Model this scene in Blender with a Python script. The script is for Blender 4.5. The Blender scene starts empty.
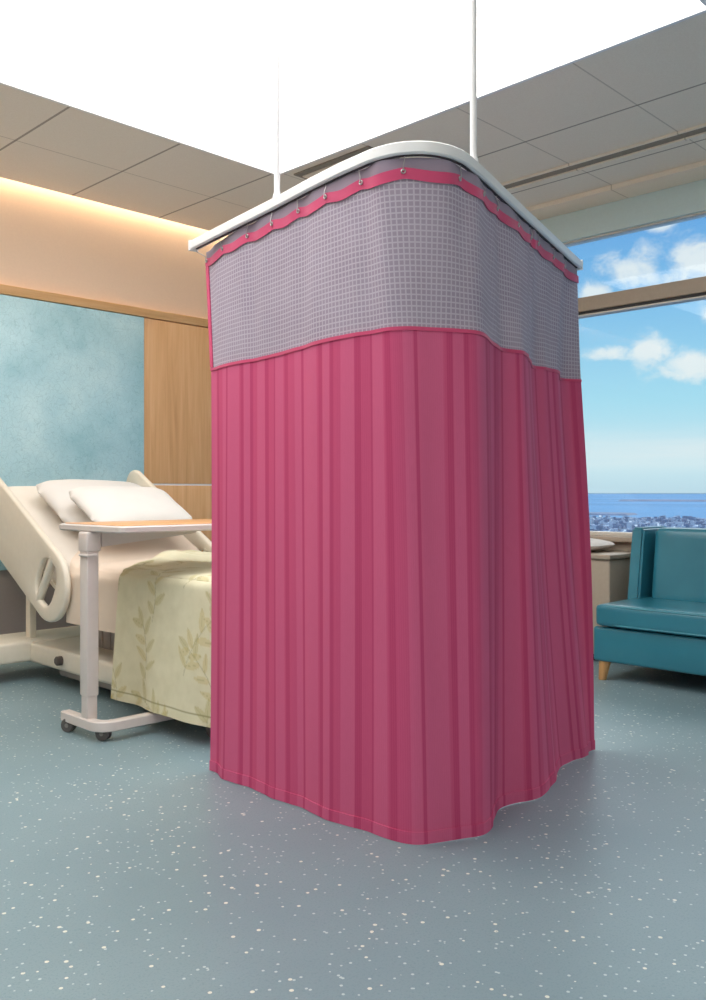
import bpy, bmesh, math, random
import numpy as np
from mathutils import Vector, Matrix

random.seed(4)
S = bpy.context.scene
COL = S.collection
PI = math.pi
# room frame: X runs along the head wall, Y runs along the window wall, Z up
YW, XW, ZC = 6.03, 5.92, 3.29
XB, YB = -2.4, -2.4

# ------------------------------------------------------------------ materials
def lin(c):
    return tuple(((v / 255) / 12.92 if v / 255 <= .04045 else ((v / 255 + .055) / 1.055) ** 2.4) for v in c)

class NT:
    def __init__(s, m):
        s.t = m.node_tree; s.t.nodes.clear()
    def n(s, typ, **kw):
        nd = s.t.nodes.new(typ)
        for k, v in kw.items():
            if k.startswith('i_'):
                key = k[2:]
                key = int(key) if key.isdigit() else key.replace('_', ' ')
                nd.inputs[key].default_value = v
            else:
                setattr(nd, k, v)
        return nd
    def l(s, a, b): s.t.links.new(a, b)
    def math(s, op, a, b=None, c=None):
        nd = s.n('ShaderNodeMath', operation=op)
        for i, v in enumerate((a, b, c)):
            if v is None: continue
            if isinstance(v, (int, float)): nd.inputs[i].default_value = v
            else: s.l(v, nd.inputs[i])
        return nd.outputs[0]
    def mix(s, fac, a, b, blend='MIX'):
        nd = s.n('ShaderNodeMix', data_type='RGBA', blend_type=blend)
        for i, v in ((0, fac), (6, a), (7, b)):
            if isinstance(v, (int, float)): nd.inputs[i].default_value = v
            elif isinstance(v, tuple): nd.inputs[i].default_value = (*v[:3], 1)
            else: s.l(v, nd.inputs[i])
        return nd.outputs[2]
    def ramp(s, fac, stops, interp='LINEAR'):
        nd = s.n('ShaderNodeValToRGB'); r = nd.color_ramp; r.interpolation = interp
        while len(r.elements) < len(stops): r.elements.new(.5)
        for e, (p, c) in zip(r.elements, stops):
            e.position = p; e.color = (*c[:3], 1)
        s.l(fac, nd.inputs[0]); return nd.outputs[0]
    def noise(s, vec, scale, detail=3, rough=.5, dist=0):
        nd = s.n('ShaderNodeTexNoise', i_Scale=scale, i_Detail=detail, i_Roughness=rough, i_Distortion=dist)
        if vec is not None: s.l(vec, nd.inputs['Vector'])
        return nd.outputs[0]
    def mapping(s, vec, scale=(1, 1, 1), loc=(0, 0, 0), rot=(0, 0, 0)):
        nd = s.n('ShaderNodeMapping'); nd.inputs['Scale'].default_value = scale
        nd.inputs['Location'].default_value = loc; nd.inputs['Rotation'].default_value = rot
        s.l(vec, nd.inputs[0]); return nd.outputs[0]
    def geo(s): return s.n('ShaderNodeNewGeometry').outputs['Position']
    def obj(s): return s.n('ShaderNodeTexCoord').outputs['Object']
    def uv(s): return s.n('ShaderNodeTexCoord').outputs['UV']
    def sep(s, v):
        nd = s.n('ShaderNodeSeparateXYZ'); s.l(v, nd.inputs[0]); return nd.outputs
    def bump(s, h, strength=.3, dist=.01):
        nd = s.n('ShaderNodeBump', i_Strength=strength, i_Distance=dist); s.l(h, nd.inputs['Height']); return nd.outputs[0]
    def bsdf(s, col, rough=.5, normal=None, **kw):
        b = s.n('ShaderNodeBsdfPrincipled')
        for k, v in (('Base Color', col), ('Roughness', rough)):
            if isinstance(v, tuple): b.inputs[k].default_value = (*v[:3], 1)
            elif isinstance(v, (int, float)): b.inputs[k].default_value = v
            else: s.l(v, b.inputs[k])
        if normal is not None: s.l(normal, b.inputs['Normal'])
        for k, v in kw.items(): b.inputs[k.replace('_', ' ')].default_value = v
        o = s.n('ShaderNodeOutputMaterial'); s.l(b.outputs[0], o.inputs[0]); return b

def mat(name):
    m = bpy.data.materials.new(name); m.use_nodes = True
    return m, NT(m)

def plain(name, col, rough=.5, var=.06, scale=30, bump=.05, **kw):
    m, t = mat(name)
    p = t.obj()
    nz = t.noise(p, scale, 4)
    a = tuple(max(0, v * (1 - var)) for v in col); b = tuple(min(1, v * (1 + var)) for v in col)
    c = t.ramp(nz, [(.3, a), (.7, b)])
    t.bsdf(c, rough, t.bump(nz, bump, .004), **kw)
    return m

def cloth(name, col, rough=.85, weave=700, bump=.25, var=.07):
    m, t = mat(name)
    p = t.obj()
    nz = t.noise(p, 9, 4)
    fine = t.noise(p, weave, 2)
    a = tuple(v * (1 - var) for v in col); b = tuple(min(1, v * (1 + var)) for v in col)
    c = t.ramp(nz, [(.3, a), (.7, b)])
    t.bsdf(c, rough, t.bump(fine, bump, .002), Sheen_Weight=.15)
    return m

def wood(name, c1, c2, c3, rough=.45, axis='z', fine=1.0):
    m, t = mat(name)
    p = t.obj()
    sc = {'z': (18 * fine, 18 * fine, .9), 'x': (.9, 18 * fine, 18 * fine), 'y': (18 * fine, .9, 18 * fine)}[axis]
    v = t.mapping(p, sc)
    g1 = t.noise(v, 1.0, 6, .62, .6)
    v2 = t.mapping(p, tuple(k * 5 if k > 1 else k * 1.6 for k in sc))
    g2 = t.noise(v2, 1.0, 4, .6)
    f = t.math('ADD', t.math('MULTIPLY', g1, .7), t.math('MULTIPLY', g2, .3))
    c = t.ramp(f, [(.30, c1), (.5, c2), (.70, c3)])
    t.bsdf(c, rough, t.bump(g2, .08, .003))
    return m

M = {}
M['wall_cream'] = plain('cream_paint', lin((240, 212, 186)), .8, .015, 60, .04)
M['wall_lower'] = plain('taupe_paint', lin((166, 152, 146)), .8, .02, 60, .04)
M['wall_teal'] = plain('pale_teal_paint', lin((206, 228, 232)), .75, .015, 50, .04)
M['wall_taupe'] = plain('warm_grey_paint', lin((178, 165, 148)), .7, .025, 40, .04)
M['wall_white'] = plain('offwhite_paint', lin((226, 222, 214)), .8, .015, 50, .04)
M['frame'] = plain('taupe_frame', lin((172, 158, 142)), .45, .03, 60, .03)
M['frame_dark'] = plain('dark_gasket', lin((44, 44, 46)), .6, .05, 60, .03)
M['frame_light'] = plain('pale_frame', lin((214, 210, 202)), .45, .03, 60, .03)
M['wood'] = wood('oak_panel', lin((204, 154, 106)), lin((222, 175, 127)), lin((233, 192, 148)))
M['wood_strip'] = wood('oak_trim', lin((202, 150, 96)), lin((222, 174, 120)), lin((232, 190, 140)), axis='x')
M['wood_table'] = wood('beech_laminate', lin((200, 146, 98)), lin((216, 164, 114)), lin((226, 178, 130)), .35, 'x')
M['wood_leg'] = wood('oak_leg', lin((176, 128, 76)), lin((206, 160, 104)), lin((222, 180, 128)), .4, 'z', 2.5)
M['white_rail'] = plain('white_enamel', lin((240, 240, 242)), .35, .01, 40, .01)
M['bed_plastic'] = plain('cream_bed_plastic', lin((226, 218, 202)), .42, .02, 30, .03)
M['bed_grey'] = plain('warm_grey_plastic', lin((170, 160, 154)), .5, .03, 30, .04)
M['bed_dark'] = plain('charcoal_plastic', lin((84, 76, 72)), .55, .06, 30, .05)
M['table_metal'] = plain('grey_white_enamel', lin((214, 206, 202)), .4, .015, 40, .02)
M['caster'] = plain('grey_rubber', lin((92, 88, 86)), .6, .1, 50, .06)
M['caster_hub'] = plain('grey_nylon', lin((136, 132, 128)), .5, .06, 50, .04)
M['sheet'] = cloth('cream_sheet', lin((222, 204, 186)), .9, 500, .2, .02)
M['sheet_white'] = cloth('white_sheet', lin((224, 216, 206)), .9, 500, .2, .02)
M['pillow'] = cloth('white_pillowcase', lin((226, 222, 217)), .9, 500, .25, .015)
M['band'] = cloth('pink_band', lin((214, 74, 120)), .7, 600, .25, .06)
M['grommet'] = plain('brushed_nickel', lin((190, 186, 188)), .28, .04, 90, .02, Metallic=.9)
M['cord'] = plain('dark_glider_channel', lin((66, 58, 64)), .6, .05, 60, .03)
M['dark_slot'] = plain('dark_slot', lin((150, 142, 130)), .8, .08, 40, .05)

# teal vinyl upholstery
m, t = mat('teal_vinyl'); p = t.obj()
nz = t.noise(p, 3, 4); gr = t.n('ShaderNodeTexVoronoi', i_Scale=260.0); t.l(p, gr.inputs['Vector'])
c = t.ramp(nz, [(.3, lin((42, 118, 138))), (.7, lin((52, 130, 150)))])
t.bsdf(c, .30, t.bump(gr.outputs[0], .12, .001), Coat_Weight=.3, Coat_Roughness=.25)
M['teal'] = m
M['teal_pipe'] = plain('teal_piping', lin((58, 136, 154)), .4, .05, 60, .03)

# speckled sheet vinyl floor
m, t = mat('speckled_vinyl'); p = t.geo()
nz = t.noise(p, 1.6, 5); fine = t.noise(p, 160, 3, .7)
base = t.ramp(nz, [(.3, lin((126, 151, 160))), (.7, lin((137, 161, 169)))])
base = t.mix(t.math('MULTIPLY', t.math('GREATER_THAN', fine, .56), .4), base, lin((112, 142, 150)))
def flecks(scale, r, thr, seed):
    v = t.n('ShaderNodeTexVoronoi', i_Scale=scale, i_Randomness=1.0)
    t.l(t.mapping(p, (1, 1, 1), (seed, seed * .7, 0)), v.inputs['Vector'])
    dist = t.math('LESS_THAN', v.outputs['Distance'], r)
    sc = t.n('ShaderNodeSeparateColor'); t.l(v.outputs['Color'], sc.inputs[0])
    return t.math('MULTIPLY', dist, t.math('GREATER_THAN', sc.outputs[0], thr))
c = t.mix(t.math('MULTIPLY', flecks(46, .19, .6, 3.1), .8), base, lin((208, 222, 220)))
c = t.mix(t.math('MULTIPLY', flecks(30, .17, .72, 8.7), .9), c, lin((238, 238, 222)))
c = t.mix(t.math('MULTIPLY', flecks(70, .22, .55, 5.3), .6), c, lin((116, 146, 154)))
t.bsdf(c, .38, t.bump(fine, .03, .002))
M['floor'] = m

# ceiling tile: grid of fine seams
m, t = mat('ceiling_tile'); p = t.geo(); sp = t.sep(p)
def seam(co, off, pitch, w):
    f = t.math('FRACT', t.math('DIVIDE', t.math('SUBTRACT', co, off - 20 * pitch), pitch))
    d = t.math('ABSOLUTE', t.math('SUBTRACT', f, .5))
    return t.math('GREATER_THAN', d, .5 - w / pitch)
g1 = seam(sp[0], 3.87, .73, .0075); g2 = seam(sp[1], 4.52, .73, .0045)
fis = t.noise(p, 130, 4, .7)
c = t.ramp(fis, [(.35, lin((238, 229, 216))), (.6, lin((244, 236, 224)))])
c = t.mix(t.math('MULTIPLY', g2, .45), c, lin((150, 140, 128)))
c = t.mix(t.math('MULTIPLY', g1, .75), c, lin((134, 124, 112)))
t.bsdf(c, .9, t.bump(fis, .12, .003))
M['ceiling'] = m

# teal textured wall panel with fine swirls
m, t = mat('teal_swirl_glass'); p = t.obj()
dst = t.noise(p, 5, 3); comb = t.n('ShaderNodeVectorMath', operation='ADD')
wn = t.n('ShaderNodeTexNoise', i_Scale=6.0, i_Detail=3.0); t.l(p, wn.inputs['Vector'])
vs = t.n('ShaderNodeVectorMath', operation='SCALE'); t.l(wn.outputs['Color'], vs.inputs[0]); vs.inputs['Scale'].default_value = .26
t.l(p, comb.inputs[0]); t.l(vs.outputs[0], comb.inputs[1])
vo = t.n('ShaderNodeTexVoronoi', feature='DISTANCE_TO_EDGE', i_Scale=22.0); t.l(comb.outputs[0], vo.inputs['Vector'])
vo2 = t.n('ShaderNodeTexVoronoi', feature='DISTANCE_TO_EDGE', i_Scale=47.0); t.l(comb.outputs[0], vo2.inputs['Vector'])
line = t.math('SMOOTH_MIN', vo.outputs[0], t.math('ADD', vo2.outputs[0], .012), .02)
ln = t.ramp(line, [(0, (1, 1, 1)), (.045, (0, 0, 0))])
nz = t.noise(p, 2.2, 6, .6)
c = t.ramp(nz, [(.3, lin((156, 202, 214))), (.5, lin((182, 220, 230))), (.7, lin((206, 236, 242)))])
c = t.mix(t.math('MULTIPLY', ln, .4), c, lin((120, 168, 178)))
t.bsdf(c, .3, t.bump(ln, .25, .004), Coat_Weight=.3, Coat_Roughness=.15)
M['teal_panel'] = m

# pink damask stripe curtain
m, t = mat('pink_stripe_cloth'); uv = t.sep(t.uv())
x = uv[0]
f = t.math('FRACT', t.math('DIVIDE', x, .52))
d, e, g = lin((194, 72, 116)), lin((208, 90, 132)), lin((216, 106, 146))
STR = [(0, e), (.075, d), (.09, g), (.19, e), (.205, d), (.25, e), (.33, g), (.40, d), (.425, g), (.60, e), (.62, d), (.66, g), (.735, d), (.77, e), (.83, g), (.95, d)]
stripes = t.ramp(f, [q_ for i_, (p_, c_) in enumerate(STR) for q_ in ((p_ + (.004 if i_ else 0), c_), (STR[i_ + 1][0] - .004 if i_ + 1 < len(STR) else 1.0, c_))], 'LINEAR')
thread = t.math('FRACT', t.math('DIVIDE', x, .0071))
thr = t.math('GREATER_THAN', thread, .6)
wv = t.noise(t.mapping(t.uv(), (420, 26, 1)), 1, 2)
c = t.mix(t.math('MULTIPLY', thr, .10), stripes, lin((235, 130, 165)))
c = t.mix(t.math('MULTIPLY', wv, .22), c, lin((180, 52, 94)))
c = t.mix(.15, c, lin((206, 74, 120)))
b = t.bsdf(c, .75, t.bump(wv, .12, .002), Specular_IOR_Level=.2)
M['curtain'] = m

# mauve net with a white square grid
m, t = mat('mauve_net'); uv = t.sep(t.uv())
def thread_(co, pitch, w):
    fr = t.math('FRACT', t.math('DIVIDE', co, pitch))
    return t.math('LESS_THAN', t.math('ABSOLUTE', t.math('SUBTRACT', fr, .5)), w / pitch / 2)
th = t.math('MAXIMUM', thread_(uv[0], .0165, .0045), thread_(uv[1], .0165, .0045))
nz = t.noise(t.uv(), 5, 3)
base = t.ramp(nz, [(.3, lin((156, 142, 162))), (.7, lin((168, 155, 174)))])
c = t.mix(t.math('MULTIPLY', th, .55), base, lin((214, 206, 218)))
t.bsdf(c, .85, t.bump(th, .3, .002))
M['net'] = m
M['net_plain'] = cloth('mauve_net_backing', lin((158, 144, 162)), .9, 500, .2, .04)

# printed bedspread (sprigs come from a colour attribute made with the mesh)
m, t = mat('sprig_bedspread')
at = t.n('ShaderNodeAttribute', attribute_name='sprig')
nz = t.noise(t.obj(), 14, 4); fine = t.noise(t.obj(), 420, 2)
base = t.ramp(nz, [(.3, lin((212, 207, 176))), (.7, lin((222, 217, 188)))])
sp_ = t.n('ShaderNodeSeparateColor'); t.l(at.outputs['Color'], sp_.inputs[0])
c = t.mix(t.math('MULTIPLY', sp_.outputs[0], .85), base, lin((186, 176, 112)))
c = t.mix(t.math('MULTIPLY', sp_.outputs[1], .85), c, lin((200, 184, 116)))
c = t.mix(t.math('MULTIPLY', sp_.outputs[2], .8), c, lin((136, 132, 84)))
t.bsdf(c, .85, t.bump(fine, .2, .002), Sheen_Weight=.1)
M['bedspread'] = m

# window glass
m, t = mat('window_glass')
tr = t.n('ShaderNodeBsdfTransparent'); tr.inputs[0].default_value = (.97, .985, .985, 1)
gl = t.n('ShaderNodeBsdfGlossy', i_Roughness=.02)
fr = t.n('ShaderNodeFresnel', i_IOR=1.3); mx = t.n('ShaderNodeMixShader')
t.l(fr.outputs[0], mx.inputs[0]); t.l(tr.outputs[0], mx.inputs[1]); t.l(gl.outputs[0], mx.inputs[2])
o = t.n('ShaderNodeOutputMaterial'); t.l(mx.outputs[0], o.inputs[0])
M['glass'] = m

def emit(name, col, k):
    m, t = mat(name)
    nz = t.noise(t.obj(), 3, 2)
    c = t.ramp(nz, [(.3, tuple(v * .985 for v in col)), (.7, col)])
    e = t.n('ShaderNodeEmission', i_Strength=k); t.l(c, e.inputs[0])
    o = t.n('ShaderNodeOutputMaterial'); t.l(e.outputs[0], o.inputs[0]); return m
PANEL_K = 3.3
M['panel_light'] = emit('luminous_diffuser', (1.0, .975, .94), PANEL_K)
M['led'] = emit('warm_led', (1.0, .70, .40), 7.0)

# sea and city
m, t = mat('sea_water'); p = t.geo()
nz = t.noise(t.mapping(p, (.0008, .00025, 1)), 1, 6, .6)
c = t.ramp(nz, [(.3, lin((47, 80, 112))), (.5, lin((54, 90, 124))), (.7, lin((62, 100, 136)))])
t.bsdf(c, .8, None, Specular_IOR_Level=.1)
M['sea'] = m
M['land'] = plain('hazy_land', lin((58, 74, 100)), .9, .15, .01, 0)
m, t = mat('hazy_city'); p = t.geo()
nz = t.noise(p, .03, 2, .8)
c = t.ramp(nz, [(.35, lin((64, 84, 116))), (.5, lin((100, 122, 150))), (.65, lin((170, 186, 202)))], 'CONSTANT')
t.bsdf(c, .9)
M['city'] = m

# ------------------------------------------------------------------ mesh helpers
def smooth(bm, ang=38):
    for f in bm.faces: f.smooth = True
    a = math.radians(ang)
    for e in bm.edges:
        e.smooth = len(e.link_faces) == 2 and e.calc_face_angle(3.2) < a

def link(name, bm, m, parent=None, ang=38, recalc=True):
    if recalc: bmesh.ops.recalc_face_normals(bm, faces=bm.faces)
    smooth(bm, ang)
    me = bpy.data.meshes.new(name); bm.to_mesh(me); bm.free()
    me.materials.append(M[m] if isinstance(m, str) else m)
    o = bpy.data.objects.new(name, me); COL.objects.link(o)
    if parent is not None:
        o.parent = parent
        o.matrix_parent_inverse = parent_world(parent).inverted()
    return o

def parent_world(o):
    if o.parent is None: return Matrix.Translation(o.location) @ o.rotation_euler.to_matrix().to_4x4()
    return Matrix.Identity(4)      # all part meshes sit at the world origin

def root(name, loc, label, cat, group=None):
    o = bpy.data.objects.new(name, None); COL.objects.link(o)
    o.empty_display_size = .1; o.location = loc
    tag(o, label, cat, group); return o

def tag(o, label, cat, group=None):
    o['label'] = label; o['category'] = cat
    if group: o['group'] = group
    return o

def struct(name, bm, m, parent=None):
    o = link(name, bm, m, parent)
    if parent is None: o['kind'] = 'structure'
    return o

def box(bm, x0, x1, y0, y1, z0, z1, bev=0.0, seg=2):
    r = bmesh.ops.create_cube(bm, size=1)
    vs = r['verts']
    for v in vs:
        v.co = Vector((x0 + (v.co.x + .5) * (x1 - x0), y0 + (v.co.y + .5) * (y1 - y0), z0 + (v.co.z + .5) * (z1 - z0)))
    if bev > 0:
        es = list({e for v in vs for e in v.link_edges})
        r = bmesh.ops.bevel(bm, geom=es, offset=bev, segments=seg, affect='EDGES', profile=.5)
    return vs

def bxm(x0, x1, y0, y1, z0, z1, bev=0.0, seg=2):
    bm = bmesh.new(); box(bm, x0, x1, y0, y1, z0, z1, bev, seg); return bm

def tube(bm, pts, rad, n=12, cap=True):
    pts = [Vector(p) for p in pts]
    rads = rad if isinstance(rad, (list, tuple)) else [rad] * len(pts)
    rings = []
    up = None
    for i, p in enumerate(pts):
        a = pts[max(i - 1, 0)]; b = pts[min(i + 1, len(pts) - 1)]
        d = (b - a).normalized()
        if up is None:
            up = Vector((0, 0, 1)) if abs(d.z) < .9 else Vector((1, 0, 0))
        s = d.cross(up).normalized(); up = s.cross(d).normalized()
        rings.append([bm.verts.new(p + (s * math.cos(2 * PI * k / n) + up * math.sin(2 * PI * k / n)) * rads[i]) for k in range(n)])
    for r0, r1 in zip(rings, rings[1:]):
        for k in range(n): bm.faces.new((r0[k], r0[(k + 1) % n], r1[(k + 1) % n], r1[k]))
    if cap:
        bm.faces.new(rings[0][::-1]); bm.faces.new(rings[-1])

def sweep(bm, pts, prof, closed_cap=True):
    """rectangular style profile swept along a level path; prof = [(side, up)]"""
    pts = [Vector(p) for p in pts]; rings = []
    for i, p in enumerate(pts):
        a = pts[max(i - 1, 0)]; b = pts[min(i + 1, len(pts) - 1)]
        d = (b - a); d.z = 0; d.normalize()
        s = Vector((d.y, -d.x, 0))
        rings.append([bm.verts.new(p + s * q[0] + Vector((0, 0, q[1]))) for q in prof])
    n = len(prof)
    for r0, r1 in zip(rings, rings[1:]):
        for k in range(n): bm.faces.new((r0[k], r0[(k + 1) % n], r1[(k + 1) % n], r1[k]))
    if closed_cap:
        bm.faces.new(rings[0][::-1]); bm.faces.new(rings[-1])

def slab(bm, outer, inner, to3, thick, bev=.012):
    """flat slab from 2D outline (with optional hole); to3(a, b, w) -> point; rounded edges"""
    n = len(outer)
    def inset(loop, d):
        out = []
        for i in range(n):
            p0, p1, p2 = (Vector(loop[(i + k) % n]) for k in (-1, 0, 1))
            t_ = (p2 - p0).normalized(); nrm = Vector((t_.y, -t_.x))
            out.append(tuple(p1 - nrm * d))
        return out
    h = thick / 2
    sec = [(-h, bev), (-h + bev * .3, bev * .3), (-h + bev, 0), (h - bev, 0), (h - bev * .3, bev * .3), (h, bev)]
    loops = [[bm.verts.new(to3(*q, w)) for q in inset(outer, d)] for w, d in sec]
    for a, b in zip(loops, loops[1:]):
        for k in range(n): bm.faces.new((a[k], a[(k + 1) % n], b[(k + 1) % n], b[k]))
    if inner is None:
        bm.faces.new(loops[0][::-1]); bm.faces.new(loops[-1])
    else:
        il = [[bm.verts.new(to3(*q, w)) for q in inset(inner, -d)] for w, d in sec]
        for a, b in zip(il, il[1:]):
            for k in range(n): bm.faces.new((a[k], b[k], b[(k + 1) % n], a[(k + 1) % n]))
        for a, b in ((loops[0], il[0]), (loops[-1], il[-1])):
            for k in range(n): bm.faces.new((a[k], a[(k + 1) % n], b[(k + 1) % n], b[k]))

def torus(bm, c, axis, R, r, n=18, k=8):
    axis = Vector(axis).normalized()
    a = axis.orthogonal().normalized(); b = axis.cross(a)
    rings = []
    for i in range(n):
        d = a * math.cos(2 * PI * i / n) + b * math.sin(2 * PI * i / n)
        rings.append([bm.verts.new(Vector(c) + d * (R + r * math.cos(2 * PI * j / k)) + axis * r * math.sin(2 * PI * j / k)) for j in range(k)])
    for i in range(n):
        r0, r1 = rings[i], rings[(i + 1) % n]
        for j in range(k): bm.faces.new((r0[j], r0[(j + 1) % k], r1[(j + 1) % k], r1[j]))

def catmull(P, n):
    """resample list of numpy points through centripetal-like spline to n points"""
    P = np.array(P, float); d = np.r_[0, np.cumsum(np.linalg.norm(np.diff(P, axis=0), axis=1))]
    return spl(d, P, np.linspace(0, d[-1], n))

def spl(x, y, q):
    """monotone-ish cubic Hermite interpolation (finite differences), y may be 2D"""
    x = np.asarray(x, float); y = np.asarray(y, float)
    h = np.diff(x); dl = (np.diff(y, axis=0).T / h).T
    m_ = np.zeros_like(y); m_[0] = dl[0]; m_[-1] = dl[-1]
    m_[1:-1] = ((dl[:-1].T * h[1:] + dl[1:].T * h[:-1]) / (h[1:] + h[:-1])).T
    i = np.clip(np.searchsorted(x, q) - 1, 0, len(h) - 1)
    t_ = ((q - x[i]) / h[i]); tt = t_[:, None] if y.ndim == 2 else t_
    hh = h[i][:, None] if y.ndim == 2 else h[i]
    return (2 * tt**3 - 3 * tt**2 + 1) * y[i] + (tt**3 - 2 * tt**2 + tt) * hh * m_[i] + (-2 * tt**3 + 3 * tt**2) * y[i + 1] + (tt**3 - tt**2) * hh * m_[i + 1]

def grid_mesh(P, uv=None):
    """P: array rows x cols x 3"""
    bm = bmesh.new(); R, C_ = P.shape[:2]
    V = [[bm.verts.new(P[i, j]) for j in range(C_)] for i in range(R)]
    lay = bm.loops.layers.uv.new('UVMap') if uv is not None else None
    for i in range(R - 1):
        for j in range(C_ - 1):
            f = bm.faces.new((V[i][j], V[i][j + 1], V[i + 1][j + 1], V[i + 1][j]))
            if lay is not None:
                for lp, (a, b) in zip(f.loops, ((i, j), (i, j + 1), (i + 1, j + 1), (i + 1, j))):
                    lp[lay].uv = uv[a, b]
    return bm

def thicken(o, th, off=0):
    md = o.modifiers.new('thickness', 'SOLIDIFY'); md.thickness = th; md.offset = off

# ------------------------------------------------------------------ setting
struct('floor', bxm(XB - .1, XW + .15, YB - .1, YW + .15, -.12, 0), 'floor')
SLOT = 5.935
struct('ceiling', bxm(XB - .1, XW + .15, YB - .1, SLOT, ZC, ZC + .06), 'ceiling')
struct('ceiling_cove', bxm(XB - .1, XW + .15, SLOT - .16, YW + .15, ZC + .21, ZC + .27), 'wall_white')
bm = bmesh.new()
box(bm, XB - .1, XW + .15, YW, YW + .15, 2.58, ZC + .27)
struct('wall_head', bm, 'wall_cream')
struct('wall_head_lower', bxm(XB - .1, XW + .15, YW + .001, YW + .15, 0, 2.58), 'wall_lower')
struct('wall_left', bxm(XB - .15, XB, YB, YW, 0, ZC + .27), 'wall_white')
struct('wall_back', bxm(XB - .1, XW + .15, YB - .15, YB, 0, ZC + .06), 'wall_white')

# wood panelling on the head wall
PX0, PX1 = 2.05, 3.775
struct('trim_1', bxm(XB, 5.9, YW - .045, YW, 2.515, 2.58, .004), 'wood_strip')
def wood_board(x0, x1, z0, z1):
    return bxm(x0, x1, YW - .03, YW, z0, z1, .003)
struct('trim_2', wood_board(PX1 + .006, 5.9, 1.225, 2.51), 'wood')
struct('trim_3', wood_board(PX1 + .006, 5.9, .62, 1.21), 'wood')
struct('trim_4', bxm(PX1 + .006, 5.9, YW - .024, YW, 1.208, 1.227), 'white_rail')
struct('trim_5', wood_board(XB, PX0 - .006, .62, 2.51), 'wood')
struct('baseboard_head', bxm(XB, 5.9, YW - .02, YW, 0, .1, .004), 'wall_taupe')
pn = link('wall_panel', bxm(PX0, PX1, YW - .04, YW - .002, .62, 2.51, .004), 'teal_panel')
tag(pn, 'teal glass wall panel with fine swirl texture above the hospital bed', 'wall panel')

# window wall
struct('wall_right', bxm(XW, XW + .15, YB, YW, 0, .80), 'wall_taupe')
struct('wall_right_top', bxm(XW - .01, XW + .15, YB, YW, 3.05, ZC + .0), 'wall_teal')
struct('wall_right_end', bxm(XW, XW + .15, 4.9, YW, .8, 3.05), 'wall_teal')
struct('wall_right_start', bxm(XW, XW + .15, YB, -1.2, .8, 3.05), 'wall_teal')
struct('trim_6', bxm(XW - .06, XW + .15, -1.2, 4.9, .80, .835, .006), 'frame')
struct('baseboard_right', bxm(XW - .02, XW, YB, YW, 0, .1, .004), 'frame')
w = bpy.data.objects.new('window_1', None); COL.objects.link(w); w.location = (XW + .05, 1.85, .835)
w['kind'] = 'structure'
bm = bmesh.new()
box(bm, XW + .02, XW + .10, -1.2, 4.9, .835, .865, .003); box(bm, XW + .02, XW + .10, -1.2, 4.9, 3.038, 3.05, .003)
box(bm, XW + .02, XW + .10, -1.2, -1.14, .865, 3.038, .003); box(bm, XW + .02, XW + .10, 4.84, 4.9, .865, 3.038, .003)
link('window_frame', bm, 'frame_light', w)
link('transom', bxm(XW - .03, XW + .10, -1.2, 4.9, 2.497, 2.60, .004), 'frame', w)
link('gasket', bxm(XW - .012, XW + .08, -1.2, 4.9, 2.478, 2.496), 'frame_dark', w)
link('glazing_bead', bxm(XW - .008, XW + .08, -1.2, 4.9, 2.466, 2.477), 'frame_light', w)
link('pane', bxm(XW + .045, XW + .057, -1.14, 4.84, .865, 2.466), 'glass', w)
link('pane', bxm(XW + .045, XW + .057, -1.14, 4.84, 2.60, 3.038), 'glass', w)

# luminous ceiling panel
lx0, lx1, ly0, ly1 = 3.87 - 6 * .73, 3.87, 4.52 - 4 * .73, 4.52
lp = root('ceiling_light', ((lx0 + lx1) / 2, (ly0 + ly1) / 2, ZC - .03), 'large white luminous ceiling panel above the curtain track', 'ceiling light')
bm = bmesh.new()
for a in ((lx0, lx1, ly0, ly0 + .02), (lx0, lx1, ly1 - .02, ly1), (lx0, lx0 + .02, ly0 + .02, ly1 - .02), (lx1 - .02, lx1, ly0 + .02, ly1 - .02)):
    box(bm, *a, ZC - .03, ZC - .0005)
link('frame', bm, 'white_rail', lp)
link('diffuser', bxm(lx0 + .02, lx1 - .02, ly0 + .02, ly1 - .02, ZC - .022, ZC - .012), 'panel_light', lp)

bx0, bx1, by0, by1 = -1.7, .9, -1.9, .3  # unseen panel added behind the camera as fill for curtain front and floor
fill_lp = root('ceiling_light', ((bx0 + bx1) / 2, (by0 + by1) / 2, ZC - .03), 'added luminous ceiling panel behind the viewer, fill light for the curtain and floor', 'ceiling light')
bm = bmesh.new()
for a in ((bx0, bx1, by0, by0 + .02), (bx0, bx1, by1 - .02, by1), (bx0, bx0 + .02, by0 + .02, by1 - .02), (bx1 - .02, bx1, by0 + .02, by1 - .02)):
    box(bm, *a, ZC - .03, ZC - .0005)
link('frame', bm, 'white_rail', fill_lp)
link('diffuser', bxm(bx0 + .02, bx1 - .02, by0 + .02, by1 - .02, ZC - .022, ZC - .012), 'panel_light', fill_lp)

# air diffuser beside the panel, and the long slot near the window
ad = root('air_vent', (4.33, 4.1, ZC - .012), 'square dark-edged air vent in the ceiling behind the curtain track', 'air vent')
bm = bmesh.new()
a0, a1, b0, b1 = 3.97, 4.66, 3.78, 4.47
for a in ((a0, a1, b0, b0 + .05), (a0, a1, b1 - .02, b1), (a0, a0 + .05, b0 + .05, b1 - .02), (a1 - .05, a1, b0 + .05, b1 - .02)):
    box(bm, *a, ZC - .010, ZC - .0005)
link('slot_frame', bm, 'dark_slot', ad)
link('plate', bxm(a0 + .055, a1 - .055, b0 + .055, b1 - .025, ZC - .016, ZC - .001, .003), 'ceiling', ad)
sl = root('slot_vent', (5.17, 1.6, ZC - .012), 'long dark linear slot vent in the ceiling beside the window', 'air vent')
link('slot', bxm(5.12, 5.20, -2.2, 5.4, ZC - .008, ZC - .0005), 'dark_slot', sl)
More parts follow.
